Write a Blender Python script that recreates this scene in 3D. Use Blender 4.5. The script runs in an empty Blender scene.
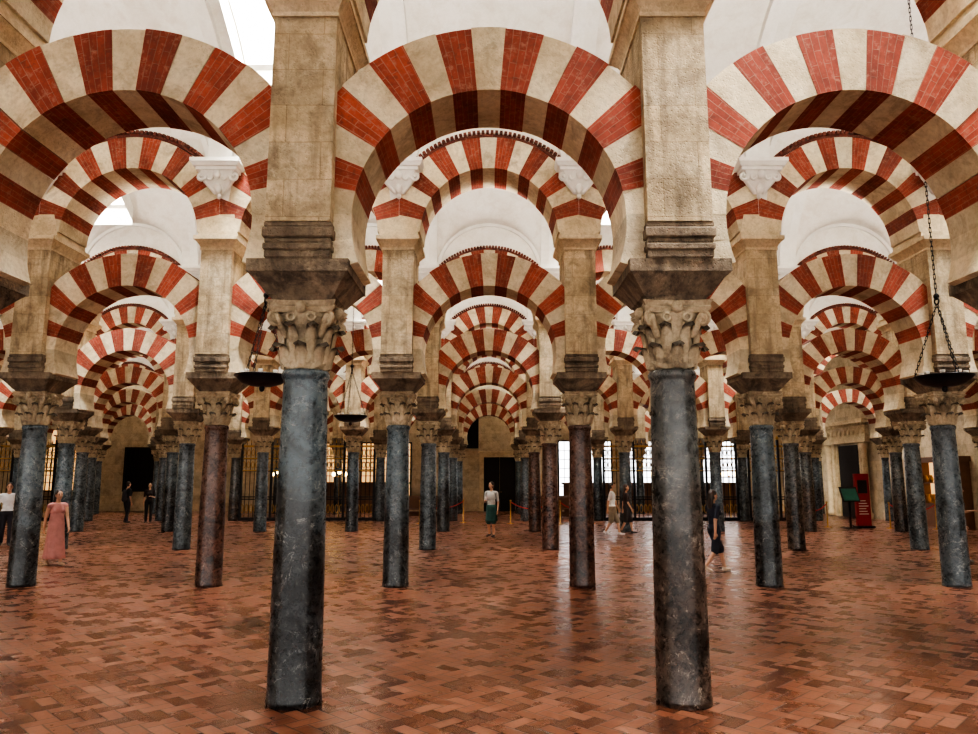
import bpy, math, random
from mathutils import Vector, Matrix
random.seed(7)
S=3.27; D=6.8; Y1=6.55; HC=1.85
HALF=S/2
scene=bpy.context.scene

# ---------------------------------------------------------------- node helpers
class NT:
    def __init__(s,name):
        s.mat=bpy.data.materials.new(name); s.mat.use_nodes=True
        s.t=s.mat.node_tree; s.b=s.t.nodes['Principled BSDF']; s.out=s.t.nodes['Material Output']
    def n(s,ty,**kw):
        nd=s.t.nodes.new(ty)
        for k,v in kw.items(): setattr(nd,k,v)
        return nd
    def put(s,sock,v):
        if isinstance(v,bpy.types.NodeSocket): s.t.links.new(v,sock)
        elif v is not None: sock.default_value=v
    def m(s,op,a,b=None,c=None):
        nd=s.n('ShaderNodeMath',operation=op)
        s.put(nd.inputs[0],a); s.put(nd.inputs[1],b); s.put(nd.inputs[2],c)
        return nd.outputs[0]
    def v(s,op,a,b=None):
        nd=s.n('ShaderNodeVectorMath',operation=op)
        s.put(nd.inputs[0],a)
        if op=='SCALE': s.put(nd.inputs['Scale'],b)
        else: s.put(nd.inputs[1],b)
        return nd.outputs[0]
    def noise(s,vec,scale,detail=4,rough=.55,dist=0):
        nd=s.n('ShaderNodeTexNoise'); s.put(nd.inputs['Vector'],vec)
        nd.inputs['Scale'].default_value=scale; nd.inputs['Detail'].default_value=min(detail,5)
        nd.inputs['Roughness'].default_value=rough; nd.inputs['Distortion'].default_value=dist
        return nd.outputs['Fac']
    def ramp(s,fac,stops,interp='LINEAR'):
        nd=s.n('ShaderNodeValToRGB'); s.put(nd.inputs[0],fac); cr=nd.color_ramp; cr.interpolation=interp
        while len(cr.elements)<len(stops): cr.elements.new(.5)
        for e,(p,c) in zip(cr.elements,stops):
            e.position=p; e.color=(c[0],c[1],c[2],1) if not isinstance(c,(int,float)) else (c,c,c,1)
        return nd.outputs[0]
    def mix(s,f,a,b,bt='MIX'):
        nd=s.n('ShaderNodeMix',data_type='RGBA',blend_type=bt)
        s.put(nd.inputs[0],f)
        for i,x in ((6,a),(7,b)):
            if isinstance(x,tuple): x=(x[0],x[1],x[2],1)
            s.put(nd.inputs[i],x)
        return nd.outputs[2]
    def objco(s,rnd=True):
        o=s.n('ShaderNodeTexCoord').outputs['Object']
        if rnd:
            r=s.n('ShaderNodeObjectInfo').outputs['Random']
            r=s.m('MULTIPLY',r,57.0)
            c=s.n('ShaderNodeCombineXYZ'); s.put(c.inputs[0],r); s.put(c.inputs[1],r); s.put(c.inputs[2],0.0)
            return s.v('ADD',o,c.outputs[0]),o
        return o,o
    def bump(s,h,strength,dist=.02,normal=None):
        nd=s.n('ShaderNodeBump'); s.put(nd.inputs['Height'],h)
        nd.inputs['Strength'].default_value=strength; nd.inputs['Distance'].default_value=dist
        if normal is not None: s.put(nd.inputs['Normal'],normal)
        return nd.outputs[0]
    def fin(s,col=None,rough=None,normal=None,metal=None):
        if isinstance(col,tuple): col=(col[0],col[1],col[2],1)
        s.put(s.b.inputs['Base Color'],col)
        s.put(s.b.inputs['Roughness'],rough); s.put(s.b.inputs['Normal'],normal); s.put(s.b.inputs['Metallic'],metal)
        return s.mat

def simple(name,col,rough=.6,metal=0,var=.15,scale=8):
    t=NT(name); p,_=t.objco(False)
    f=t.noise(p,scale)
    d=tuple(c*(1-var) for c in col); l=tuple(min(1,c*(1+var)) for c in col)
    return t.fin(t.ramp(f,[(.3,d),(.7,l)]),rough,t.bump(t.noise(p,scale*6),.15,.005),metal)

def stone(name,dark,mid,light,blocks=0,pit=.6,stain=(.12,.1,.08),stain_amt=.5,island=False,bw=.62,bh=.34,crev=0,speck=.4,streak=0):
    t=NT(name); p,o=t.objco()
    big=t.noise(p,1.6,5,.65)
    col=t.ramp(big,[(.28,dark),(.5,mid),(.72,light)])
    fine=t.noise(p,22,5,.7)
    col=t.mix(t.ramp(fine,[(.33,speck),(.57,0)]),col,tuple(c*.55 for c in dark))
    st=t.noise(p,3.3,5,.7,.6)
    col=t.mix(t.m('MULTIPLY',t.ramp(st,[(.49,0),(.66,1)]),stain_amt),col,stain)
    if streak:
        mp=t.n('ShaderNodeMapping'); t.put(mp.inputs['Vector'],p); mp.inputs['Scale'].default_value=(7,7,.8)
        sk=t.noise(mp.outputs[0],1.0,4,.6)
        col=t.mix(t.m('MULTIPLY',t.ramp(sk,[(.50,0),(.66,1)]),streak),col,stain)
    if island:
        g=t.n('ShaderNodeNewGeometry').outputs['Random Per Island']
        col=t.mix(1.0,col,t.ramp(g,[(0,.74),(1,1.08)]),'MULTIPLY')
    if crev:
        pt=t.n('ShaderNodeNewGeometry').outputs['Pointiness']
        col=t.mix(t.ramp(pt,[(.44,crev),(.50,0)]),col,(.05,.038,.028))  # recess darkness put into the colour where the carving is concave
    if pit>.3:
        vo=t.n('ShaderNodeTexVoronoi'); t.put(vo.inputs['Vector'],p); vo.inputs['Scale'].default_value=38
        pits=t.ramp(vo.outputs['Distance'],[(.12,0),(.35,1)])
        h=t.m('ADD',fine,t.m('MULTIPLY',pits,.5))
    else: h=fine
    nrm=t.bump(h,pit,.012)
    if blocks:
        sp=t.n('ShaderNodeSeparateXYZ'); t.put(sp.inputs[0],o)
        c=t.n('ShaderNodeCombineXYZ'); t.put(c.inputs[0],t.m('ADD',sp.outputs[0],t.m('ADD',sp.outputs[1],.31))); t.put(c.inputs[1],t.m('ADD',sp.outputs[2],t.m('MULTIPLY',big,.03)))
        br=t.n('ShaderNodeTexBrick'); t.put(br.inputs['Vector'],c.outputs[0])
        br.inputs['Scale'].default_value=1; br.inputs['Brick Width'].default_value=bw; br.inputs['Row Height'].default_value=bh
        br.inputs['Mortar Size'].default_value=.005; br.inputs['Mortar Smooth'].default_value=.6
        br.inputs['Color1'].default_value=(.82,.82,.82,1); br.inputs['Color2'].default_value=(1.1,1.08,1.03,1); br.inputs['Mortar'].default_value=(.6,.55,.48,1)
        col=t.mix(blocks,col,br.outputs['Color'],'MULTIPLY')
    return t.fin(col,.85,nrm)

def redbrick(name,a,b,mortar):
    t=NT(name); p,o=t.objco()
    uv=t.n('ShaderNodeTexCoord').outputs['UV']
    sp=t.n('ShaderNodeSeparateXYZ'); t.put(sp.inputs[0],uv)
    c=t.n('ShaderNodeCombineXYZ'); t.put(c.inputs[0],sp.outputs[1]); t.put(c.inputs[1],sp.outputs[0])
    br=t.n('ShaderNodeTexBrick'); t.put(br.inputs['Vector'],c.outputs[0])
    br.inputs['Scale'].default_value=1; br.inputs['Brick Width'].default_value=.27; br.inputs['Row Height'].default_value=.062
    br.inputs['Mortar Size'].default_value=.004; br.inputs['Mortar Smooth'].default_value=.4
    br.inputs['Color1'].default_value=(*a,1); br.inputs['Color2'].default_value=(*b,1); br.inputs['Mortar'].default_value=(*mortar,1)
    n1=t.noise(p,2.2,5,.7)
    col=t.mix(1.0,br.outputs['Color'],t.ramp(n1,[(.3,.55),(.7,1.25)]),'MULTIPLY')
    g=t.n('ShaderNodeNewGeometry').outputs['Random Per Island']
    col=t.mix(1.0,col,t.ramp(g,[(0,.7),(1,1.15)]),'MULTIPLY')
    ch=t.noise(p,14,5,.75)
    col=t.mix(t.ramp(ch,[(.53,0),(.70,.6)]),col,(.38,.22,.15))
    col=t.mix(t.ramp(ch,[(.30,.6),(.44,0)]),col,(.09,.03,.02))
    nrm=t.bump(t.m('ADD',t.m('MULTIPLY',br.outputs['Fac'],-1.0),t.m('MULTIPLY',ch,.6)),.5,.01)
    return t.fin(col,.82,nrm)

def marble(name,base,second,vein,top=None,vs=1.0):
    t=NT(name); p,o=t.objco()
    sp=t.n('ShaderNodeSeparateXYZ'); t.put(sp.inputs[0],o)
    n1=t.noise(p,3.2*vs,5,.74,.8)
    col=t.ramp(n1,[(.40,base),(.62,second)])
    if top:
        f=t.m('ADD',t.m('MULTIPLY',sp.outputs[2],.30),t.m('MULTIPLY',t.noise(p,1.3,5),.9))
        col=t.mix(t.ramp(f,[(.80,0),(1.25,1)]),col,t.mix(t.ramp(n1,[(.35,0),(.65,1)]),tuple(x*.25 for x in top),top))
    n2=t.noise(p,1.9*vs,5,.62,1.8)
    v=t.m('ABSOLUTE',t.m('SUBTRACT',n2,.5))
    n3=t.noise(p,13,5,.8,.3)
    col=t.mix(t.m('MULTIPLY',t.ramp(v,[(0,.85),(.008,0)]),t.ramp(n1,[(.46,0),(.56,1)])),col,vein)
    col=t.mix(t.ramp(n3,[(.57,0),(.73,.5)]),col,tuple(x*.55 for x in vein))
    col=t.mix(t.ramp(n3,[(.32,.85),(.47,0)]),col,tuple(x*.5 for x in base))
    return t.fin(col,t.ramp(n3,[(.3,.18),(.7,.40)]),t.bump(n3,.18,.006))

def floor_mat():
    t=NT('terracotta_herringbone_tiles'); tc=t.n('ShaderNodeTexCoord').outputs['Object']
    mp=t.n('ShaderNodeMapping'); t.put(mp.inputs['Vector'],tc); mp.inputs['Rotation'].default_value=(0,0,math.radians(45))
    sp=t.n('ShaderNodeSeparateXYZ'); t.put(sp.inputs[0],mp.outputs[0]); w=.13
    X=t.m('DIVIDE',sp.outputs[0],w); Y=t.m('DIVIDE',sp.outputs[1],w)
    i=t.m('FLOOR',X); j=t.m('FLOOR',Y); fx=t.m('SUBTRACT',X,i); fy=t.m('SUBTRACT',Y,j)
    k=t.m('FLOORED_MODULO',t.m('SUBTRACT',i,j),4.0)
    is1=t.m('COMPARE',k,1.0,.2); is2=t.m('COMPARE',k,2.0,.2); hor=t.m('LESS_THAN',k,1.5)
    lx=t.m('ADD',fx,is1); ly=t.m('ADD',fy,is2)
    def e(a,L): return t.m('MINIMUM',a,t.m('SUBTRACT',L,a))
    eh=t.m('MINIMUM',e(lx,2.0),e(fy,1.0)); ev=t.m('MINIMUM',e(fx,1.0),e(ly,2.0))
    ed=t.m('ADD',t.m('MULTIPLY',eh,hor),t.m('MULTIPLY',ev,t.m('SUBTRACT',1.0,hor)))
    tile=t.ramp(ed,[(.025,0),(.08,1)])
    c=t.n('ShaderNodeCombineXYZ'); t.put(c.inputs[0],t.m('SUBTRACT',i,is1)); t.put(c.inputs[1],t.m('SUBTRACT',j,is2))
    wn=t.n('ShaderNodeTexWhiteNoise',noise_dimensions='3D'); t.put(wn.inputs['Vector'],c.outputs[0])
    big=t.noise(tc,.4,5,.6); med=t.noise(tc,2.5,5,.65)
    f=t.m('ADD',t.m('MULTIPLY',wn.outputs['Value'],.46),t.m('ADD',t.m('MULTIPLY',big,.5),t.m('SUBTRACT',t.m('MULTIPLY',med,.45),.22)))
    col=t.ramp(f,[(.12,(.055,.021,.013)),(.35,(.115,.040,.021)),(.55,(.175,.062,.033)),(.75,(.245,.102,.060)),(.95,(.34,.18,.12))])
    fine=t.noise(tc,30,5,.7)
    col=t.mix(1.0,col,t.ramp(fine,[(.3,.65),(.7,1.15)]),'MULTIPLY')
    col=t.mix(tile,(.030,.016,.011),col)
    h=t.m('ADD',t.m('MULTIPLY',tile,.8),t.m('ADD',t.m('MULTIPLY',wn.outputs['Value'],.5),t.m('MULTIPLY',med,.5)))
    r=t.ramp(t.m('ADD',t.m('MULTIPLY',med,.7),t.m('MULTIPLY',wn.outputs['Value'],.3)),[(.25,.17),(.75,.42)])
    t.b.inputs['Specular IOR Level'].default_value=.65
    return t.fin(col,r,t.bump(h,.4,.005))

M={}
M['pier']=stone('pier_limestone',(.37,.29,.18),(.59,.48,.32),(.79,.69,.51),.85,.9,(.14,.105,.07),.55,streak=.55)
M['cream']=stone('cream_voussoir_stone',(.54,.43,.27),(.78,.67,.47),(.91,.83,.64),0,.7,(.29,.21,.13),.5,True,speck=.3)
M['red']=redbrick('red_brick_voussoir',(.345,.066,.037),(.26,.045,.026),(.32,.15,.10))
M['trim']=redbrick('dark_brick_trim',(.20,.05,.033),(.14,.036,.024),(.10,.05,.04))
M['impost']=stone('weathered_impost_stone',(.10,.076,.052),(.23,.178,.125),(.43,.345,.245),0,.9,(.035,.027,.021),.8,streak=.5)
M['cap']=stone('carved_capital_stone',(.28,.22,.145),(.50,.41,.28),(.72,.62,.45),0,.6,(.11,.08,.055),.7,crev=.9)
M['corn']=stone('cornice_stone',(.52,.41,.26),(.70,.58,.39),(.82,.72,.53),0,.5,(.2,.15,.1),.3)
M['plaster']=stone('white_plaster',(.78,.74,.66),(.87,.84,.77),(.91,.89,.84),0,.15,(.58,.50,.38),.3,speck=.12)
M['white']=stone('white_stucco_carving',(.80,.77,.70),(.88,.86,.80),(.91,.90,.86),0,.15,(.5,.45,.38),.15,speck=.1)
M['wallb']=stone('wall_limestone',(.42,.34,.23),(.60,.51,.37),(.72,.63,.48),.8,.4,(.2,.15,.1),.4,bw=.9,bh=.45)
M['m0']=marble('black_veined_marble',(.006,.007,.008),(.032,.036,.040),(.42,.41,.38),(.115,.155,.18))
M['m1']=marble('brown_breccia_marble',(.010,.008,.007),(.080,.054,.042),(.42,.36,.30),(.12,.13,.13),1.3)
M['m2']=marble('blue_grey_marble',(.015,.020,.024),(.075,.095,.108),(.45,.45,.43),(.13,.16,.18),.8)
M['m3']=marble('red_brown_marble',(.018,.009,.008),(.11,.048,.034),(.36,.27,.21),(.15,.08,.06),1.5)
M['iron']=simple('wrought_iron',(.02,.02,.022),.45,.7)
M['gold']=simple('gilded_iron',(.42,.25,.08),.45,.5)
M['wood']=simple('dark_wood',(.15,.07,.035),.5)
M['darkdoor']=simple('dark_door_wood',(.02,.014,.012),.85)
M['redsign']=simple('red_sign_panel',(.33,.02,.03),.5)
M['green']=simple('green_sign_panel',(.02,.13,.09),.5)
M['rope']=simple('red_rope',(.45,.03,.03),.7)
M['floor']=floor_mat()
def emis(name,col,st):
    t=NT(name); t.b.inputs['Base Color'].default_value=(*col,1)
    t.b.inputs['Emission Color'].default_value=(*col,1); t.b.inputs['Emission Strength'].default_value=st
    return t.mat
M['glass']=emis('daylit_window_glass',(.94,.96,1.0),5)
M['amber']=emis('amber_glow_pane',(.62,.36,.15),1.8)  # warm glow added to the panes and the cabinet back
M['lampglow']=emis('warm_lamp_globe',(1,.72,.32),14)

# ---------------------------------------------------------------- mesh builder
class MB:
    def __init__(s): s.v=[];s.f=[];s.m=[];s.uv=[];s.sm=[]
    def add(s,vs,fs,mat=0,uvs=None,smooth=False):
        o=len(s.v); s.v+=[tuple(x) for x in vs]
        for i,f in enumerate(fs):
            s.f.append([o+a for a in f]); s.m.append(mat); s.sm.append(smooth)
            s.uv.append(uvs[i] if uvs else [(0,0)]*len(f))
    def box(s,x0,x1,y0,y1,z0,z1,mat=0):
        s.taper(z0,x0,x1,y0,y1,z1,x0,x1,y0,y1,mat)
    def taper(s,z0,a0,a1,b0,b1,z1,c0,c1,d0,d1,mat=0):
        vs=[(a0,b0,z0),(a1,b0,z0),(a1,b1,z0),(a0,b1,z0),(c0,d0,z1),(c1,d0,z1),(c1,d1,z1),(c0,d1,z1)]
        s.add(vs,[(3,2,1,0),(4,5,6,7),(0,1,5,4),(1,2,6,5),(2,3,7,6),(3,0,4,7)],mat)
    def sq(s,prof,mat=0):
        for (z0,a,b),(z1,c,d) in zip(prof,prof[1:]):
            if z1>z0: s.taper(z0,-a,a,-b,b,z1,-c,c,-d,d,mat)
    def lathe(s,prof,seg=32,mat=0,c=(0,0),smooth=True):
        vs=[];fs=[]
        for z,r in prof:
            for i in range(seg):
                a=2*math.pi*i/seg; vs.append((c[0]+r*math.cos(a),c[1]+r*math.sin(a),z))
        for k in range(len(prof)-1):
            for i in range(seg):
                j=(i+1)%seg; fs.append((k*seg+i,k*seg+j,(k+1)*seg+j,(k+1)*seg+i))
        fs.append(tuple(range(seg-1,-1,-1))); fs.append(tuple((len(prof)-1)*seg+i for i in range(seg)))
        s.add(vs,fs,mat,None,smooth)
    def capsule(s,a,b,ra,rb,mat=0,seg=10,n=3):
        a=Vector(a);b=Vector(b);d=b-a
        if d.length<1e-5: d=Vector((0,0,1e-4))
        L=d.length;d.normalize(); u=d.orthogonal().normalized(); w=d.cross(u)
        rings=[]
        for i in range(1,n+1):
            t=math.pi/2*i/n; rings.append((-ra*math.cos(t),ra*math.sin(t)))
        for i in range(0,n):
            t=math.pi/2*i/n; rings.append((L+rb*math.sin(t),rb*math.cos(t)))
        vs=[a-d*ra]
        for h,r in rings:
            for i in range(seg):
                q=2*math.pi*i/seg; vs.append(a+d*h+(u*math.cos(q)+w*math.sin(q))*r)
        vs.append(a+d*(L+rb)); fs=[]
        for i in range(seg): fs.append((0,1+(i+1)%seg,1+i))
        for k in range(len(rings)-1):
            for i in range(seg):
                j=(i+1)%seg; fs.append((1+k*seg+i,1+k*seg+j,1+(k+1)*seg+j,1+(k+1)*seg+i))
        o=1+(len(rings)-1)*seg
        for i in range(seg): fs.append((o+i,o+(i+1)%seg,len(vs)-1))
        s.add(vs,fs,mat,None,True)
    def ell(s,c,r,mat=0,seg=16,n=10):
        vs=[(c[0],c[1],c[2]-r[2])]
        for k in range(1,n):
            t=-math.pi/2+math.pi*k/n
            for i in range(seg):
                q=2*math.pi*i/seg
                vs.append((c[0]+r[0]*math.cos(t)*math.cos(q),c[1]+r[1]*math.cos(t)*math.sin(q),c[2]+r[2]*math.sin(t)))
        vs.append((c[0],c[1],c[2]+r[2])); fs=[]
        for i in range(seg): fs.append((0,1+(i+1)%seg,1+i))
        for k in range(n-2):
            for i in range(seg):
                j=(i+1)%seg; fs.append((1+k*seg+i,1+k*seg+j,1+(k+1)*seg+j,1+(k+1)*seg+i))
        o=1+(n-2)*seg
        for i in range(seg): fs.append((o+i,o+(i+1)%seg,len(vs)-1))
        s.add(vs,fs,mat,None,True)
    def loft(s,rings,mat=0,smooth=True):
        seg=len(rings[0]); vs=[p for r in rings for p in r]; fs=[]
        for k in range(len(rings)-1):
            for i in range(seg):
                j=(i+1)%seg; fs.append((k*seg+i,k*seg+j,(k+1)*seg+j,(k+1)*seg+i))
        fs.append(tuple(range(seg-1,-1,-1))); fs.append(tuple((len(rings)-1)*seg+i for i in range(seg)))
        s.add(vs,fs,mat,None,smooth)
    def torus(s,c,R,r,axis,mat=0,seg=10,rs=5,sx=1.0):
        ax=Vector(axis).normalized(); up=Vector((0,0,1)) if abs(ax.z)<.9 else Vector((1,0,0))
        w=ax.cross(up).normalized(); u=w.cross(ax).normalized(); c=Vector(c); vs=[];fs=[]
        for i in range(seg):
            a=2*math.pi*i/seg; dr=u*math.cos(a)*sx+w*math.sin(a)
            dn=(u*math.cos(a)+w*math.sin(a)).normalized()
            for j in range(rs):
                b=2*math.pi*j/rs; vs.append(c+dr*R+dn*r*math.cos(b)+ax*r*math.sin(b))
        for i in range(seg):
            for j in range(rs):
                fs.append((i*rs+j,((i+1)%seg)*rs+j,((i+1)%seg)*rs+(j+1)%rs,i*rs+(j+1)%rs))
        s.add(vs,fs,mat,None,True)
    def mesh(s,name,mats):
        me=bpy.data.meshes.new(name); me.from_pydata(s.v,[],s.f)
        for m in mats: me.materials.append(m)
        me.polygons.foreach_set('material_index',s.m); me.polygons.foreach_set('use_smooth',s.sm)
        ul=me.uv_layers.new(name='UVMap'); flat=[c for f in s.uv for uv in f for c in uv]
        ul.data.foreach_set('uv',flat); me.update(); return me
def obj(name,me,loc=(0,0,0),rot=0,parent=None,scale=None):
    o=bpy.data.objects.new(name,me); scene.collection.objects.link(o)
    o.location=loc; o.rotation_euler=(0,0,rot)
    if scale: o.scale=scale
    if parent: o.parent=parent
    return o

# ---------------------------------------------------------------- column + pier
def column_mesh(shaft_key,idx):
    b=MB()  # mats: 0 shaft 1 cap 2 impost 3 pier 4 cornice 5 white
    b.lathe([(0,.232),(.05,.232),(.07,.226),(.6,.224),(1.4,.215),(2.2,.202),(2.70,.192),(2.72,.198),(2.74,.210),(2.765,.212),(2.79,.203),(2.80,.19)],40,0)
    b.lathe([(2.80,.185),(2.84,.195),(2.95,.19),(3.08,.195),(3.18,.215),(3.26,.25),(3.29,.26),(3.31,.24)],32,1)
    def leaf(ang,zb,h,w,out):
        nu,nv=10,5; vs=[];fs=[]
        for i in range(nu):
            t=i/(nu-1)
            if t<.7: z=zb+h*t/.7; r=.205+.04*t+out*.5*t*t
            else:
                q=(t-.7)/.3*math.pi*.95; rr=.04
                z=zb+h+rr*math.sin(q); r=.205+.028+out*.25+rr*(1-math.cos(q))
            wd=w*(1-.3*t)*(1+.2*math.sin(t*24))
            if t>.9: wd*=.6
            for j in range(nv):
                s_=(j/(nv-1)-.5)*2
                a=ang+s_*wd/r*.5
                r2=r+(.022 if j==2 else (.0 if j in(1,3) else -.02))
                vs.append((r2*math.cos(a),r2*math.sin(a),z-(.02*abs(s_))))
        for i in range(nu-1):
            for j in range(nv-1): fs.append((i*nv+j,i*nv+j+1,(i+1)*nv+j+1,(i+1)*nv+j))
        b.add(vs,fs,1,None,True)
    for i in range(8): leaf(math.pi/8*(2*i),2.82,.17,.15,.05)
    for i in range(8): leaf(math.pi/8*(2*i+1),2.86,.30,.14,.07)
    for i in range(4):
        a=math.pi/4+i*math.pi/2; ca,sa=math.cos(a),math.sin(a)
        b.capsule((ca*.22,sa*.22,3.1),(ca*.31,sa*.31,3.25),.03,.038,1,8)
        for k,(R,r) in enumerate(((.055,.018),(.025,.02))):
            b.torus((ca*.335,sa*.335,3.235),R,r,(-sa,ca,0),1,12,6)
        b.ell((ca*.335,sa*.335,3.235),(.025,.025,.025),1,8,6)
        a=i*math.pi/2; ca,sa=math.cos(a),math.sin(a)
        b.ell((ca*.27,sa*.27,3.33),(.05,.05,.055),1,8,6)
        for sgn in(-1,1):
            b.torus((ca*.25-sa*.09*sgn,sa*.25+ca*.09*sgn,3.245),.034,.014,(ca,sa,0),1,10,5)
    def aring(z,h,dep):
        pts=[]
        for i in range(4):
            a=i*math.pi/2
            for k in range(8):
                t=-1+2*k/8; x=h-dep*(1-t*t); y=t*h*.97
                pts.append((x*math.cos(a)-y*math.sin(a),x*math.sin(a)+y*math.cos(a),z))
        return pts
    b.loft([aring(3.29,.27,.05),aring(3.33,.30,.05),aring(3.345,.285,.05),aring(3.39,.31,.05)],1,False)
    b.sq([(3.39,.25,.26),(3.43,.28,.28)],2)
    b.sq([(3.43,.29,.29),(3.48,.325,.33),(3.55,.38,.39),(3.60,.42,.44)],2)
    b.sq([(3.60,.435,.455),(3.71,.435,.455)],2)
    z=3.71
    for k,(hh,w) in enumerate(((.07,.0),(.06,.012),(.05,.0),(.09,.02),(.05,.008))):
        b.sq([(z,.272+w,.465+w),(z+.012,.28+w,.475+w),(z+hh-.012,.28+w,.475+w),(z+hh,.272+w,.465+w)],2); z+=hh
    b.sq([(z,.278,.49),(5.93,.278,.48)],3)
    b.sq([(5.93,.295,.50),(5.97,.295,.50)],4)
    b.sq([(5.97,.28,.49),(6.02,.31,.52),(6.08,.36,.57),(6.10,.375,.58)],4)
    b.sq([(6.10,.39,.60),(6.17,.39,.60)],4)
    b.sq([(6.17,.37,.475),(6.6,.28,.475)],4)
    b.sq([(6.6,.12,.47),(7.3,.22,.47)],5)
    for s in(-1,1):
        def bx(x,z0,z1,d,x2=None,d2=None,mat=5):
            x2=x if x2 is None else x2; d2=d if d2 is None else d2
            y0=.44*s
            ya,yb=sorted((y0,y0+s*d)); yc,yd=sorted((y0,y0+s*d2))
            b.taper(z0,-x,x,ya,yb,z1,-x2,x2,yc,yd,mat)
        bx(.44,7.46,7.53,.42); bx(.40,7.40,7.46,.36,.43,.40); bx(.36,7.34,7.40,.32)
        bx(.10,6.98,7.34,.08,.30,.28)
        for sx in(-1,1):
            b.torus((sx*.29,.44*s+s*.20,7.25),.062,.03,(0,1,0),5,14,6)
            b.ell((sx*.29,.44*s+s*.22,7.25),(.035,.05,.035),5,10,6)
            b.torus((sx*.13,.44*s+s*.22,7.24),.05,.025,(0,1,0),5,14,6)
            b.capsule((sx*.24,.44*s+s*.14,7.2),(sx*.08,.44*s+s*.08,7.0),.05,.035,5,8)
        b.ell((0,.44*s+s*.24,7.28),(.07,.08,.09),5,12,8)
        b.ell((0,.44*s+s*.12,7.06),(.07,.08,.10),5,12,8)
        b.ell((0,.44*s+s*.08,6.93),(.045,.05,.06),5,10,6)
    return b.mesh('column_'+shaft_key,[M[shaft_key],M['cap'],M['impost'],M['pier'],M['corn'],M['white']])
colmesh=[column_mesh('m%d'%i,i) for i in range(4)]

# ---------------------------------------------------------------- double arch
DTH=math.radians(10.4)
def arch_mesh(seed):
    rnd=random.Random(seed); b=MB() # 0 cream 1 red 2 plaster 3 trim
    def vous(R,Ro,cz,t,K,redmax,clip):
        for k in range(-K,K+1):
            t0=(k-.5)*DTH; t1=(k+.5)*DTH; n=4; jr=rnd.uniform(-.012,.012); jt=t+rnd.uniform(-.004,.006)
            red=(abs(k)%2==1 and abs(k)<=redmax); mat=1 if red else 0
            if red: t0+=rnd.uniform(-.012,.006); t1+=rnd.uniform(-.006,.012); jt+=.004
            ins=[];outs=[];th=[]
            for i in range(n+1):
                a=t0+(t1-t0)*i/n; th.append(a)
                ro=Ro+jr
                if abs(math.sin(a))>1e-3: ro=min(ro,clip/abs(math.sin(a)))
                ins.append((R*math.sin(a),cz+R*math.cos(a))); outs.append((ro*math.sin(a),cz+ro*math.cos(a),ro))
            vs=[]
            for (x,z),(X,Z,_) in zip(ins,outs): vs+=[(x,-jt,z),(X,-jt,Z),(X,jt,Z),(x,jt,z)]
            fs=[];uv=[];Rm=(R+Ro)/2
            for i in range(n):
                a=4*i;c=4*(i+1); ua,uc=th[i]*Rm,th[i+1]*Rm
                fs.append((a,a+1,c+1,c)); uv.append([(ua,0),(ua,outs[i][2]-R),(uc,outs[i+1][2]-R),(uc,0)])
                fs.append((a+3,c+3,c+2,a+2)); uv.append([(ua,0),(uc,0),(uc,outs[i+1][2]-R),(ua,outs[i][2]-R)])
                fs.append((a,c,c+3,a+3)); uv.append([(ua,0),(uc,0),(uc,2*t),(ua,2*t)])
                fs.append((a+1,a+2,c+2,c+1)); uv.append([(ua,0),(ua,2*t),(uc,2*t),(uc,0)])
            fs.append((0,3,2,1)); uv.append([(0,0)]*4)
            e=4*n; fs.append((e,e+1,e+2,e+3)); uv.append([(0,0)]*4)
            b.add(vs,fs,mat,uv)
    vous(1.20,1.80,4.10,.36,10,7,HALF-.002)
    vous(1.25,1.85,6.24,.47,8,7,HALF-.002)
    R0=1.855; cz=6.24; n=46; tm=math.radians(57)
    for i in range(n):
        a0=-tm+2*tm*i/n; a1=a0+2*tm/n*.62
        for (r0,r1,y,aa,ab) in ((R0,R0+.05,.485,a0,-tm+2*tm*(i+1)/n),(R0+.05,R0+.11,.53,a0,a1)):
            P=lambda r,a,yy:(max(-HALF+.002,min(HALF-.002,r*math.sin(a))),yy,cz+r*math.cos(a))
            vs=[P(r0,aa,-y),P(r1,aa,-y),P(r1,aa,y),P(r0,aa,y),P(r0,ab,-y),P(r1,ab,-y),P(r1,ab,y),P(r0,ab,y)]
            b.add(vs,[(0,1,5,4),(3,7,6,2),(0,4,7,3),(1,2,6,5),(0,3,2,1),(4,5,6,7)],3,[[(a0,0),(a0,.05),(a1,.05),(a1,0)]]*6)
    y=.42; N=40; pts=[]
    for i in range(N+1):
        x=-HALF+S*i/N; z=6.24+math.sqrt(max(0,1.84**2-x*x)); pts.append((x,z))
    for (x0,z0),(x1,z1) in zip(pts,pts[1:]):
        vs=[(x0,-y,z0),(x1,-y,z1),(x1,-y,10.3),(x0,-y,10.3),(x0,y,z0),(x1,y,z1),(x1,y,10.3),(x0,y,10.3)]
        b.add(vs,[(0,1,2,3),(5,4,7,6)],2)
    return b.mesh('double_arch',[M['cream'],M['red'],M['plaster'],M['trim']])
archm=[arch_mesh(i) for i in range(3)]

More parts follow.
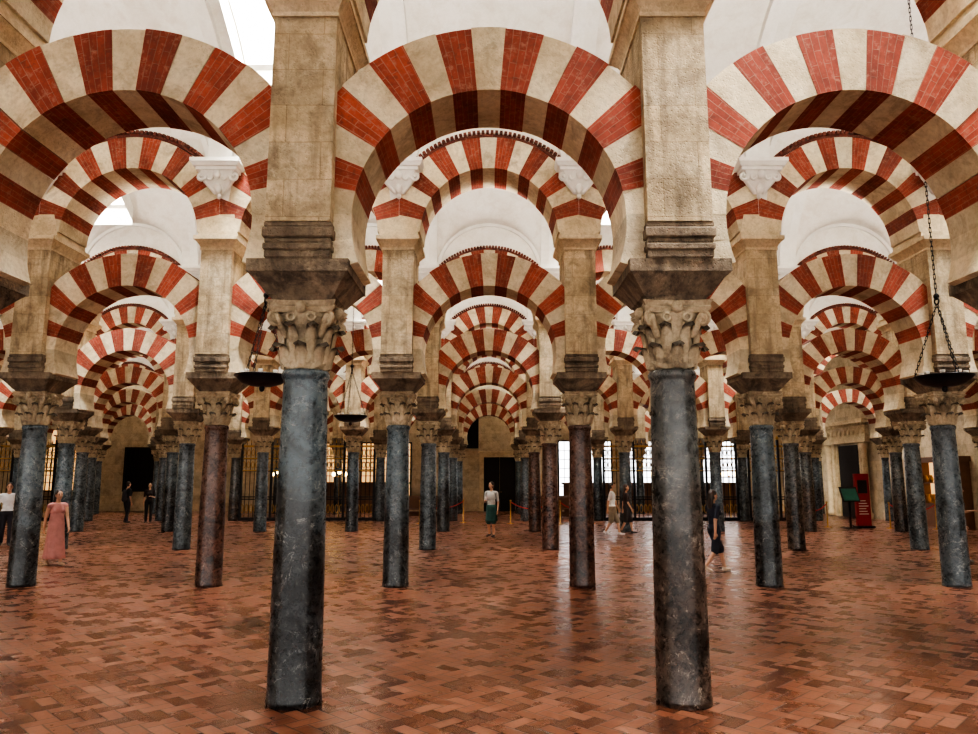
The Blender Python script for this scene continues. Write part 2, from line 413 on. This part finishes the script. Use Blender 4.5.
# ---------------------------------------------------------------- vault
ZS=7.5
VH=3.4-.42
def zA(y): return ZS+2.5*math.sqrt(max(0,1-(y/VH)**2))
def zB(x): return ZS+1.35*math.sqrt(max(0,1-(x/(HALF-.2))**2))
HY0,HY1,HX0,HX1=.55,2.2,-1.0,.15
def vault_mesh(hole):
    b=MB(); NX,NY=28,44; xs=[-HALF+S*i/NX for i in range(NX+1)]
    ys=[VH*math.sin(math.pi/2*(-1+2*j/NY)) for j in range(NY+1)]
    vs=[(x,y,max(zA(y),zB(x))) for y in ys for x in xs]; fs=[]
    for j in range(NY):
        for i in range(NX):
            cx=(xs[i]+xs[i+1])/2; cy=(ys[j]+ys[j+1])/2
            if hole and HX0<cx<HX1 and HY0<cy<HY1: continue
            fs.append((j*(NX+1)+i,j*(NX+1)+i+1,(j+1)*(NX+1)+i+1,(j+1)*(NX+1)+i))
    b.add(vs,fs,0,None,True)
    for s in(-1,1):
        rows=[]
        for j in range(NY+1):
            y=ys[j]; z=zA(y); d=.14; k=1-d/VH
            yi=y*k; zi=ZS+(z-ZS)*(1-d/2.5)
            rows.append([(s*HALF,yi,zi),(s*(HALF-.22),yi,zi),(s*(HALF-.22),y,z+.02)])
        vs=[p for r in rows for p in r]; fs=[]
        for j in range(NY):
            for q in range(2): fs.append((3*j+q,3*j+q+1,3*j+q+4,3*j+q+3))
        b.add(vs,fs,1,None,False)
    for s in(-1,1):
        n=24; vs=[];fs=[]; R=HALF-.2
        for i in range(n+1):
            a=math.pi*i/n; ca,sa=math.cos(a),math.sin(a)
            for (q,yy) in ((.0,VH+.02),(.0,VH-.07),(.09,VH-.07),(.09,VH+.02)):
                vs.append(((R-q)*ca,s*yy,ZS+(1.35-q)*sa+.01))
        for i in range(n):
            for q in range(4): fs.append((4*i+q,4*i+(q+1)%4,4*i+4+(q+1)%4,4*i+4+q))
        b.add(vs,fs,1)
    if hole:
        zt=11.1; z0=8.6; x0,x1=HX0-.08,HX1+.08; y0,y1=HY0-.1,HY1+.12
        b.add([(x0,y0,9.6),(x1,y0,9.6),(x1,y0,zt),(x0,y0,zt)],[(0,1,2,3)],1)
        b.add([(x0,y1,z0),(x1,y1,z0),(x1,y1,zt),(x0,y1,zt)],[(0,1,2,3)],1)
        for x in(x0,x1): b.add([(x,y0,9.8),(x,y1,z0+.1),(x,y1,zt),(x,y0,zt)],[(0,1,2,3)],1)
        b.add([(x0,y0,zt),(x1,y0,zt),(x1,y1,zt),(x0,y1,zt)],[(0,1,2,3)],1)
    return b.mesh('ceiling_vault',[M['plaster'],M['white']])
vm=[vault_mesh(False),vault_mesh(True)]

b=MB(); b.box(-.28,.28,-.08,.08,0,.05); b.box(-.28,.28,-.08,-.07,.05,.1); b.box(-.28,.28,.07,.08,.05,.1); b.box(-.28,-.27,-.08,.08,.05,.1); b.box(.27,.28,-.08,.08,.05,.1)
upm=b.mesh('uplight',[M['iron']])

KMIN,KMAX=-8,5
shaftsel={(1,-1):0,(1,0):1,(2,-3):0,(2,-2):3,(2,-1):0,(2,0):3,(2,1):0,(2,2):2,(3,-1):2,(3,0):3,(3,-3):2,(3,2):1,(3,-4):0,(3,3):2,(4,-1):0,(4,0):3}
rz=random.Random(3)
def area(name,loc,rot,sx,sy,e,col,spread=None):
    L=bpy.data.lights.new(name,'AREA'); L.shape='RECTANGLE'; L.size=sx; L.size_y=sy; L.energy=e; L.color=col
    if spread: L.spread=spread
    o=bpy.data.objects.new(name,L); scene.collection.objects.link(o); o.location=loc; o.rotation_euler=rot
for r in range(-1,7):
    y=Y1+(r-1)*D
    k0,k1=(KMIN,KMAX) if r>=1 else (-4,4)
    for k in range(k0,k1+1):
        obj('striped_double_arch',archm[(k*7+r*3)%3],(k*S,y,0),rot=0 if (k+r)%2 else math.pi)
    for k in range(k0-1,k1+1):
        i=shaftsel.get((r,k),rz.choice([0,1,2,0,0,2]))
        obj('marble_column',colmesh[i],((k+.5)*S,y,0),rot=math.pi*rz.choice([0,1]))
        if (k+r)%2==0 and k0<=k<k1 and (r>=1 or abs(k)<3) and abs((k+.5)*S)<(7+6*max(r,0)):
            obj('uplight_fixture',upm,((k+.5)*S,y+.52,6.17))
            area('uplight',((k+.5)*S,y+.52,6.25),(math.pi-.5,0,0),.5,.12,(330 if r<4 else 240),(1,.95,.87))
    yc=y+D/2
    for k in range(k0,k1+1):
        hole=((k+1+2*r)%4==2) if r<6 else False
        if r==6:
            obj('ceiling_vault',vm[0],(k*S,y+1.6,0),scale=(1,.47,1)); continue
        obj('ceiling_vault',vm[1 if hole else 0],(k*S,yc,0))
        if hole: area('skylight_daylight',(k*S-.42,yc+1.38,10.95),(0,0,0),1.1,1.5,(1350 if r<4 else 1000),(1,.98,.94))

# ---------------------------------------------------------------- shell
XL=(KMIN-.5)*S; XR=(KMAX+.5)*S; YB=43.6; YF=-7.5
b=MB(); b.box(XL-.5,XR+.5,YF-6,YB+.5,-.2,0); obj('floor',b.mesh('floor',[M['floor']]))
b=MB(); b.box(XL-.6,XL,YF,YB+.4,0,11); obj('wall_left',b.mesh('wall_left',[M['wallb']]))
b=MB(); b.box(XR,XR+.6,YF,YB+.4,0,11); obj('wall_right',b.mesh('wall_right',[M['wallb']]))
b=MB(); b.box(XL-.6,XR+.6,YB,YB+.5,0,11); obj('wall_back',b.mesh('wall_back',[M['wallb']]))

def door(name,cx,y,w,h):
    b=MB()
    b.box(cx-w/2-.25,cx-w/2,y-.14,y,0,h+.25,1); b.box(cx+w/2,cx+w/2+.25,y-.14,y,0,h+.25,1); b.box(cx-w/2,cx+w/2,y-.14,y,h,h+.25,1)
    b.box(cx-w/2-.35,cx+w/2+.35,y-.2,y,h+.25,h+.35,1)
    for s in(0,1):
        x0=cx-w/2+s*w/2; b.box(x0+.01,x0+w/2-.01,y-.06,y,0,h,0)
        for q in range(4): b.box(x0+.12,x0+w/2-.12,y-.09,y-.06,.2+q*h/4.2,.2+(q+.8)*h/4.2,0)
    b.ell((cx+.08,y-.1,1.1),(.03,.04,.03),2)
    obj(name,b.mesh(name,[M['darkdoor'],M['corn'],M['gold']]))
door('door_1',.62,YB,1.85,3.1)
def window(name,cx,y,z0,w,h,pane,arched=False,bars=.25):
    b=MB(); b.box(cx-w/2,cx+w/2,y-.03,y-.005,z0,z0+h,1)
    t=.08
    b.box(cx-w/2-t,cx-w/2,y-.12,y,z0-t,z0+h+t); b.box(cx+w/2,cx+w/2+t,y-.12,y,z0-t,z0+h+t)
    b.box(cx-w/2,cx+w/2,y-.12,y,z0-t,z0); b.box(cx-w/2,cx+w/2,y-.12,y,z0+h,z0+h+t)
    n=int(w/bars)
    for i in range(1,n): x=cx-w/2+w*i/n; b.box(x-.016,x+.016,y-.08,y-.05,z0,z0+h)
    n=int(h/bars/1.5)
    for i in range(1,n): z=z0+h*i/n; b.box(cx-w/2,cx+w/2,y-.09,y-.06,z-.018,z+.018)
    if arched:
        n=12
        for i in range(n):
            a0=math.pi*i/n;a1=math.pi*(i+1)/n;R=w/2+t;zz=z0+h
            b.add([(cx,y-.03,zz),(cx+R*math.cos(a0),y-.03,zz+R*math.sin(a0)),(cx+R*math.cos(a1),y-.03,zz+R*math.sin(a1))],[(0,1,2)],1)
            b.capsule((cx+R*math.cos(a0),y-.08,zz+R*math.sin(a0)),(cx+R*math.cos(a1),y-.08,zz+R*math.sin(a1)),.04,.04,0,6,2)
    obj(name,b.mesh(name,[M['iron'],pane]))
window('window_1',-1.15,YB,3.7,.9,1.9,M['darkdoor'])
window('window_2',5.6,YB,.9,3.0,3.1,M['glass'],bars=.3)
window('window_3',9.2,YB,.9,3.0,3.1,M['glass'],bars=.3)
window('window_4',13.0,YB,.9,3.0,3.1,M['glass'],bars=.3)
window('window_5',-6.0,YB,.9,2.8,3.0,M['amber'])  # amber panes glow in place of gilded lattice screens
window('window_6',-9.4,YB,.9,2.8,3.0,M['amber'])
window('window_7',-20.2,YB,1.2,2.0,2.4,M['darkdoor'])
window('window_8',-25.0,YB,1.2,2.6,2.6,M['amber'],True)

def portal():
    b=MB(); x=XR; yc=37.1; w=2.2; h=3.5
    b.box(x-.05,x,yc-w/2,yc+w/2,0,h,1)
    for q in range(5): b.box(x-.09,x-.05,yc-w/2+.15,yc+w/2-.15,.2+q*.64,.72+q*.64,1)
    for s in(-1,1):
        for k,(o,d) in enumerate(((0,.12),(.18,.22),(.42,.16))):
            y0=yc+s*(w/2+o); y1=yc+s*(w/2+o+.16); b.box(x-d,x,min(y0,y1),max(y0,y1),0,h+.1,0)
        y0=yc+s*(w/2+.75)
        b.lathe([(0,.2),(.25,.2),(.3,.14),(3.1,.13),(3.2,.15),(3.3,.2),(3.55,.2)],16,0,(x-.22,y0))
        for q in range(6): b.ell((x-.18,yc+s*(w/2+.4),.5+q*.5),(.08,.09,.16),0,10,6)
    b.box(x-.3,x,yc-w/2-1.05,yc+w/2+1.05,h+.1,h+.35,0)
    b.box(x-.2,x,yc-w/2-.9,yc+w/2+.9,h+.35,h+.9,0)
    for i in range(15): yy=yc-w/2-.95+i*.28; b.box(x-.38,x-.2,yy,yy+.14,h+.9,h+1.02,0)
    for i in range(9): b.ell((x-.2,yc-w/2-.7+i*.45,h+.62),(.08,.14,.16),0,10,6)
    b.box(x-.44,x,yc-w/2-1.1,yc+w/2+1.1,h+1.02,h+1.2,0)
    obj('carved_stone_portal',b.mesh('portal',[M['corn'],M['darkdoor']]))
portal()
L=bpy.data.lights.new('portal_fill_spot','SPOT'); L.energy=2200; L.spot_size=1.1; L.color=(1,.92,.78); L.shadow_soft_size=.1  # fill light added to brighten the portal, no lamp modelled
o=bpy.data.objects.new('portal_fill_spot',L); scene.collection.objects.link(o); o.location=(14.0,33.75,6.4)
o.rotation_euler=(Vector((XR,37,2.2))-Vector(o.location)).to_track_quat('-Z','Y').to_euler()

def grille_mesh():
    b=MB(); w=S-.55; n=14; h=3.3
    for z in(.12,.95,1.05,2.2,2.75,h): b.box(-w/2,w/2,-.025,.025,z-.025,z+.025)
    for i in range(n+1):
        x=-w/2+w*i/n; b.capsule((x,0,0.02),(x,0,h+.18),.016,.016,0,6,2)
        b.capsule((x,0,h+.18),(x,0,h+.32),.028,.004,1,6,2)
    for i in range(n):
        x=-w/2+w*(i+.5)/n
        b.torus((x,0,2.48),.07,.018,(0,1,0),1,10,4,2.0); b.torus((x,0,.53),.07,.018,(0,1,0),1,10,4,2.6); b.torus((x,0,3.02),.065,.018,(0,1,0),1,10,4,2.2)
    for s in(-1,0,1): b.box(s*w/2-.05,s*w/2+.05,-.05,.05,0,h+.3); b.ell((s*w/2,0,h+.38),(.07,.07,.1),1,10,6)
    b.box(-w/2,w/2,-.04,.04,0,.12,0)
    b.box(-w/2,w/2,-.03,.03,2.2,2.25,1); b.box(-w/2,w/2,-.03,.03,2.74,2.79,1); b.box(-w/2,w/2,-.03,.03,3.27,3.36,1)
    return b.mesh('iron_grille',[M['iron'],M['gold']])
gm=grille_mesh()
for k in(-7,-6,-3,-2,2,3,4): obj('iron_grille_screen',gm,(k*S,Y1+4*D,0))

b=MB()
b.box(-1.4,1.4,-.3,.3,0,.9,0); b.box(-1.4,1.4,.1,.3,.9,1.55,0); b.box(-1.5,1.5,-.1,.32,1.55,1.65,0)
for i in range(5): x=-1.12+i*.56; b.box(x-.2,x+.2,-.33,-.3,.12,.8,0); b.capsule((x-.28,0,.9),(x-.28,0,1.54),.03,.03,0,8,2)
st=b.mesh('choir_stall',[M['wood']])
for x in(5.6,9.2,13.0,-6.0,-9.4): obj('wooden_choir_stall',st,(x,42.2,0))

b=MB(); b.lathe([(0,.16),(.03,.16),(.05,.03),(1.9,.02),(1.95,.05),(2.0,.05)],14,0); b.box(-.3,.3,-.012,.012,1.93,1.96,0)
for s in(-1,0,1): b.ell((s*.28,0,2.07+(.1 if s==0 else 0)),(.085,.085,.1),1,12,8)
cd=b.mesh('candelabra',[M['gold'],M['lampglow']])
for (x,y) in ((11.3,35.2),(8.1,36),(-7.2,36),(-10.0,35.5),(-21.5,35.5)): obj('standing_candelabra_lamp',cd,(x,y,0))

# hanging lamps
def lamp_mesh(zt):
    b=MB(); z=3.2
    prof=[(z-.06,.02),(z-.055,.14),(z-.02,.27),(z+.05,.35),(z+.075,.37),(z+.09,.375),(z+.10,.36),(z+.075,.33),(z+.0,.25),(z-.03,.12)]
    b.lathe(prof,40,0)
    b.torus((0,0,z+.085),.37,.014,(0,0,1),0,40,6)
    b.ell((0,0,z-.09),(.04,.04,.05),0,10,6)
    for i in range(8):
        a=i*math.pi/4+.2; b.lathe([(z+.05,.02),(z+.13,.034),(z+.15,.034)],10,1,(.27*math.cos(a),.27*math.sin(a)))
    def chain(p,q,s=.06):
        p=Vector(p);q=Vector(q);d=q-p;n=max(2,int(d.length/s));dn=d.normalized();o=dn.orthogonal().normalized();o2=dn.cross(o)
        for i in range(n):
            c=p+d*(i+.5)/n; ax=o if i%2 else o2
            w=ax.cross(dn); L=s*.62
            for sg in(-1,1): b.capsule(c-dn*L+w*.012*sg,c+dn*L+w*.012*sg,.005,.005,0,4,1)
    for i in range(3):
        a=i*2*math.pi/3+.5; chain((.36*math.cos(a),.36*math.sin(a),z+.09),(0,0,z+1.15))
    b.torus((0,0,z+1.18),.05,.012,(1,0,0),0,14,6)
    b.lathe([(z+1.2,.015),(z+1.24,.04),(z+1.27,.04),(z+1.3,.015)],12,0)
    chain((0,0,z+1.3),(0,0,zt),.07)
    b.lathe([(zt-.04,.02),(zt,.09),(zt+.03,.09)],14,0)
    return b.mesh('hanging_lamp',[M['iron'],M['white']])
for (x,y) in ((-3.2,10.35),(6.45,10.4),(-3.2,17.1)):
    obj('hanging_oil_lamp',lamp_mesh(max(zA((y-Y1)%D-D/2),9)),(x,y,0))

def rope(p,q):
    b=MB(); p=Vector(p);q=Vector(q)
    for c in(p,q):
        b.lathe([(0,.15),(.02,.15),(.035,.03),(.9,.022),(.95,.04),(.98,.03)],16,1,(c.x,c.y))
    last=None
    for i in range(13):
        t=i/12; c=p.lerp(q,t); c.z=.9-.28*4*t*(1-t)
        if last is not None: b.capsule(last,c,.022,.022,0,6,2)
        last=c.copy()
    obj('rope_barrier',b.mesh('rope_barrier',[M['rope'],M['gold']]))
rope((.9,31.5,0),(2.6,31.2,0)); rope((2.95,31.2,0),(4.3,31.5,0)); rope((-2.9,31.5,0),(-1.1,32.2,0))
rope((12.2,29.5,0),(13.1,29.2,0)); rope((15.2,28.6,0),(16.6,28.0,0))

b=MB()
b.box(-1.2,1.2,0,.42,.42,.46); b.box(-1.2,1.2,.40,.45,.46,.95)
for s in(-1,0,1): b.box(s*1.17-.03,s*1.17+.03,-.03,.47,0,.62); b.box(s*1.17-.03,s*1.17+.03,.38,.47,.62,1.0)
b.box(-1.2,1.2,.36,.5,.95,.99); b.box(-1.15,1.15,.05,.09,.1,.18)
pm=b.mesh('pew',[M['wood']])
for i in range(4): obj('wooden_pew',pm,(3.4,35.4+i*1.0,0)); obj('wooden_pew',pm,(-3.2,35.4+i*1.0,0))

b=MB(); b.box(-.29,.29,-.06,.06,.06,2.05); b.box(-.34,.34,-.2,.2,0,.06,1); b.box(-.2,.2,-.065,-.06,1.3,1.8,2)
for i in range(6): b.box(-.2,.2-.05*(i%3),-.065,-.06,.5+i*.1,.53+i*.1,3)
obj('red_information_panel',b.mesh('infopanel',[M['redsign'],M['iron'],M['darkdoor'],M['white']]),(14.45,29.1,0),.15)
b=MB(); b.box(-.03,.03,-.03,.03,.03,1.2,1); b.box(-.3,.3,-.2,.2,0,.03,1); b.taper(1.0,-.34,.34,-.18,-.13,1.55,-.34,.34,.05,.10,1); b.taper(1.04,-.3,.3,-.19,-.18,1.5,-.3,.3,.03,.04,0)
obj('lectern_sign',b.mesh('lectern',[M['green'],M['darkdoor']]),(13.7,28.6,0),.1)
b=MB()
b.box(-.5,0,-1.3,1.3,0,.9,0); b.box(-.5,0,-1.3,-1.2,.9,2.5,0); b.box(-.5,0,1.2,1.3,.9,2.5,0); b.box(-.55,0,-1.4,1.4,2.5,2.7,0); b.box(-.05,0,-1.2,1.2,.9,2.5,1)
b.box(-.5,-.46,-.03,.03,.9,2.5,0); b.box(-.45,-.05,-1.2,1.2,1.68,1.71,0)
for i in range(7):
    y=-1.05+i*.35; b.lathe([(.9,.07),(1.0,.1),(1.15,.06),(1.25,.08)],12,2,(-.27,y)); b.lathe([(1.71,.06),(1.85,.09),(2.0,.04)],12,2,(-.27,y+.05))
obj('display_cabinet',b.mesh('cabinet',[M['wood'],M['amber'],M['gold']]),(XR-.02,29.2,0))

# ---------------------------------------------------------------- people
def person(name,loc,head_rot,H=1.75,stride=0.0,armL='down',armR='down',top=(.8,.8,.8),bottom=(.1,.1,.15),skin=(.55,.33,.23),hair=(.04,.025,.02),
           shoe=(.05,.05,.05),legs='long',sleeve=.55,hairlong=False,dress=None,head_turn=0.,bag=False,fem=False):
    e=bpy.data.objects.new(name,None); scene.collection.objects.link(e)
    e.location=loc; e.rotation_euler=(0,0,head_rot); sc=H/1.75; e.scale=(sc,sc,sc)
    mats=[simple(name+'_skin',skin,.5,0,.06,20),simple(name+'_top',top,.85,0,.12,12),simple(name+'_bottom',bottom,.85,0,.15,12),simple(name+'_shoes',shoe,.6),simple(name+'_hair',hair,.5,0,.3,40),
          simple(name+'_eyes',(.02,.015,.01),.2),simple(name+'_lips',(.35,.1,.09),.5)]
    segs=[];b=MB()
    def seg(a,c,ra,rc,lab):
        segs.append((Vector(a),Vector(c),ra,rc,lab)); b.capsule(a,c,ra,rc,0,12,3)
    wf=.9 if fem else 1.0
    for s,st in((1,-stride),(-1,stride)):
        hip=(s*.092,0,.90-.12*stride)
        if st<=0: knee=(s*.095,st*.62-.015,.49-.1*stride); ank=(s*.095,st,.085); toe=(s*.115,st-.15,.035); heel=(s*.095,st+.03,.04)
        else: knee=(s*.095,st*.28-.03,.48-.08*stride); ank=(s*.095,st,.085+.22*stride); toe=(s*.11,st-.13,.035); heel=(s*.095,st+.04,.06+.22*stride)
        thick=.012 if legs!='bare' else 0
        seg(hip,knee,.088*wf+thick,.058+thick+(.02 if legs=='shorts' else 0),'thigh')
        seg(knee,ank,.056+(.012 if legs=='long' else 0),.036+(.02 if legs=='long' else 0),'shin')
        seg(heel,toe,.036,.032,'foot'); seg(ank,heel,.036,.036,'foot')
    dz=-.12*stride
    def te(c,r,lab):
        b.ell((c[0],c[1],c[2]+dz),r,0,20,12); segs.append((Vector((c[0]-.06,c[1],c[2]+dz)),Vector((c[0]+.06,c[1],c[2]+dz)),r[1],r[1],lab))
    te((0,0,.95),(.165,.118,.14),'pelvis'); te((0,0,1.10),(.138*wf,.105,.17),'torso'); te((0,-.005,1.28),(.165*wf,.118,.18),'torso')
    if fem: b.ell((.07,-.09,1.27+dz),(.06,.05,.06),0); b.ell((-.07,-.09,1.27+dz),(.06,.05,.06),0)
    seg((-.155*wf,.005,1.405+dz),(.155*wf,.005,1.405+dz),.062,.062,'torso')
    seg((0,.01,1.42+dz),(0,-.005,1.54+dz),.058,.05,'neck')
    hands=[]
    for s,mode in((1,armL),(-1,armR)):
        sh=(s*.19*wf,.0,1.39+dz)
        if mode=='down': el=(s*.235*wf,.02,1.10+dz); wr=(s*.245*wf,-.03,.86+dz)
        elif mode=='fwd': el=(s*.225*wf,-.07,1.11+dz); wr=(s*.22*wf,-.18,.90+dz)
        elif mode=='back': el=(s*.23*wf,.10,1.12+dz); wr=(s*.24*wf,.12,.88+dz)
        elif mode=='bent': el=(s*.235*wf,.0,1.11+dz); wr=(s*.10,-.24,1.16+dz)
        elif mode=='up': el=(s*.22*wf,-.12,1.17+dz); wr=(s*.09,-.26,1.38+dz)
        seg(sh,el,.052+(.008 if sleeve>0 else 0),.040,'uarm'); seg(el,wr,.039,.026,'farm')
        hands.append((Vector(el),Vector(wr),s))
    hc=Vector((0,-.015,1.635+dz)); R=Matrix.Rotation(head_turn,4,'Z')
    hb=MB()
    hb.ell((0,0,.01),(.074,.092,.105),0,20,14); hb.ell((0,-.035,-.045),(.055,.055,.065),0,16,10)
    hb.capsule((0,-.085,.005),(0,-.108,-.02),.010,.015,0,8,2)
    for s in(-1,1): hb.ell((s*.076,.005,-.005),(.012,.02,.03),0,8,6)
    for v in range(len(hb.v)): hb.v[v]=tuple(R@Vector(hb.v[v])+hc)
    b.add(hb.v,hb.f,0)
    segs.append((hc-Vector((0,0,.03)),hc+Vector((0,0,.03)),.08,.08,'head'))
    me=b.mesh('tmp',[]); tmp=bpy.data.objects.new('tmp',me); scene.collection.objects.link(tmp)
    rm=tmp.modifiers.new('r','REMESH'); rm.mode='VOXEL'; rm.voxel_size=.011; rm.use_smooth_shade=True
    sm=tmp.modifiers.new('s','SMOOTH'); sm.iterations=3; sm.factor=.5
    dg=bpy.context.evaluated_depsgraph_get(); ev=tmp.evaluated_get(dg); body=bpy.data.meshes.new_from_object(ev)
    bpy.data.objects.remove(tmp)
    body.materials.clear()
    for m in mats: body.materials.append(m)
    for p in body.polygons:
        c=p.center; best=1e9;lab='';tt=0
        for (a,q,ra,rq,l) in segs:
            d=q-a; t=max(0,min(1,(c-a).dot(d)/max(d.length_squared,1e-9))); ds=(c-(a+d*t)).length-(ra+(rq-ra)*t)
            if ds<best: best=ds;lab=l;tt=t
        m=0
        if lab=='torso': m=1
        elif lab=='pelvis': m=1 if c.z>.97+dz else 2
        elif lab=='thigh': m=2 if not(legs=='bare') else 0
        elif lab=='shin': m=2 if (legs=='long' or (legs=='shorts' and tt<.05)) else 0
        elif lab=='foot': m=3
        elif lab=='uarm': m=1 if tt<sleeve*1.6 else 0
        elif lab=='farm': m=1 if sleeve>1 else 0
        p.material_index=m; p.use_smooth=True
    obj('body',body,parent=e)
    h=MB()
    for el,wr,s in hands:
        d=(wr-el).normalized(); side=Vector((0,-1,0)) if abs(d.y)<.7 else Vector((-s,0,0))
        side=(side-d*side.dot(d)).normalized(); nrm=d.cross(side)*s
        for q in(-.024,-.008,.008,.024): h.capsule(wr+side*q*.6,wr+d*.085+side*q,.014,.0125,0,6,2)
        for i,(q,L) in enumerate(((-.027,.058),(-.009,.07),(.009,.076),(.027,.068))):
            p0=wr+d*.085+side*q; p1=p0+(d*.85+nrm*.25).normalized()*L*.55; p2=p1+(d*.6+nrm*.7).normalized()*L*.5
            h.capsule(p0,p1,.0085,.008,0,6,2); h.capsule(p1,p2,.008,.0065,0,6,2)
        t0=wr+d*.03+side*.022; t1=t0+(d*.6+side*.8).normalized()*.04; t2=t1+(d*.95+side*.2+nrm*.2).normalized()*.032
        h.capsule(t0,t1,.012,.010,0,6,2); h.capsule(t1,t2,.010,.008,0,6,2)
    obj('hands',h.mesh('hands',[mats[0]]),parent=e)
    f=MB()
    f.ell((0,.018,.032),(.083,.092,.098),4,20,12)
    f.ell((0,.03,-.02),(.076,.075,.08),4,16,10)
    if hairlong:
        rings=[]
        for z,rx,ry,y in((.05,.07,.05,.05),(-.05,.082,.05,.06),(-.14,.085,.045,.075),(-.24,.075,.035,.09),(-.32,.04,.02,.09)):
            rings.append([(rx*math.cos(a)*(1+.06*math.sin(a*7)),y+ry*math.sin(a),z) for a in [2*math.pi*i/20 for i in range(20)]])
        f.loft(rings[::-1],4)
    for s in(-1,1):
        f.ell((s*.029,-.083,.008),(.011,.006,.006),5,8,6); f.capsule((s*.016,-.088,.028),(s*.044,-.08,.027),.004,.003,4,6,2)
    f.capsule((-.02,-.0885,-.052),(.02,-.0885,-.052),.005,.005,6,6,2)
    for v in range(len(f.v)): f.v[v]=tuple(R@Vector(f.v[v])+hc)
    obj('hair_and_face',f.mesh('hair',mats),parent=e)
    if dress:
        col,ztop,zhem,rhem=dress; g=MB(); dm=simple(name+'_dress',col,.85,0,.12,10); rings=[]
        n=48; N=12
        for i in range(N+1):
            t=i/N; z=zhem+(ztop-zhem)*t
            rx=rhem+(.15-rhem)*t**.8; ry=rx*.85 if t<.9 else rx*.78
            if stride>0: ry+=stride*.55*(1-t)
            if z<1.0: rx=max(rx,.175); ry=max(ry,.13)
            rings.append([(rx*math.cos(a)*(1+.05*(1-t)*math.sin(9*a)),ry*math.sin(a)*(1+.05*(1-t)*math.sin(9*a+1)),z) for a in [2*math.pi*k/n for k in range(n)]])
        g.loft(rings,0); obj('skirt',g.mesh('skirt',[dm]),parent=e)
    if bag:
        g=MB(); g.capsule((.0,.14,1.0+dz),(0,.14,1.32+dz),.11,.09,0,12,4)
        for s in(-1,1):
            pts=[(s*.09,.12,1.4+dz),(s*.11,.03,1.475+dz),(s*.115,-.08,1.42+dz),(s*.12,-.13,1.28+dz),(s*.13,-.08,1.12+dz),(s*.1,.1,1.02+dz)]
            for p,q in zip(pts,pts[1:]): g.capsule(p,q,.014,.014,0,6,2)
        obj('backpack',g.mesh('backpack',[simple(name+'_bag',(.03,.03,.04),.7)]),parent=e)
    return e
person('standing_man',(.08,24.4,0),-.5,1.76,0.03,'down','bent',top=(.50,.51,.50),bottom=(.03,.10,.09),legs='shorts',dress=((.03,.09,.08),1.02,.5,.20),head_turn=-.3)
person('woman_in_pink_dress',(-9.45,16.5,0),.9,1.62,.14,'fwd','back',top=(.50,.24,.23),bottom=(.62,.27,.25),legs='bare',sleeve=.1,fem=True,hairlong=True,dress=((.50,.24,.23),1.2,.16,.23),shoe=(.5,.35,.25),hair=(.03,.015,.01))
person('man_in_white_shirt',(-13.55,21.2,0),.6,1.75,.1,top=(.8,.82,.85),bottom=(.02,.02,.03))
person('walking_man',(4.12,25.2,0),1.3,1.76,.22,'fwd','back',top=(.82,.82,.8),bottom=(.3,.25,.18),legs='shorts',shoe=(.7,.7,.7))
person('walking_woman',(4.72,25.9,0),1.4,1.68,.2,'back','fwd',top=(.06,.04,.04),bottom=(.05,.04,.04),legs='shorts',fem=True,hairlong=True,hair=(.06,.03,.02))
person('woman_in_dark_clothes',(4.55,15.3,0),1.9,1.66,.30,'fwd','back',top=(.02,.025,.045),bottom=(.02,.025,.04),legs='shorts',fem=True,hairlong=True,shoe=(.6,.5,.4))
person('visitor_in_dark_jacket',(10.55,16.9,0),1.2,1.72,.05,'bent','down',top=(.02,.02,.025),bottom=(.05,.05,.07))
person('visitor_with_backpack',(-15.4,32.0,0),2.6,1.75,.1,top=(.02,.02,.025),bottom=(.02,.02,.03),bag=True)
person('visitor_in_black',(-14.6,32.3,0),.3,1.68,.0,'bent','down',top=(.03,.02,.02),bottom=(.02,.02,.02),fem=True,hairlong=True)

# ---------------------------------------------------------------- light
w=bpy.data.worlds.new('World'); scene.world=w; w.use_nodes=True
bg=w.node_tree.nodes['Background']; bg.inputs[0].default_value=(1,.98,.94,1); bg.inputs[1].default_value=4.1
scene.view_settings.look='AgX - High Contrast'

cam=bpy.data.cameras.new('camera'); cam.sensor_width=36; cam.lens=740/978*36; cam.clip_end=200
co=bpy.data.objects.new('camera',cam); scene.collection.objects.link(co)
co.location=(0,0,HC); co.rotation_euler=(math.radians(98.6),0,0); scene.camera=co
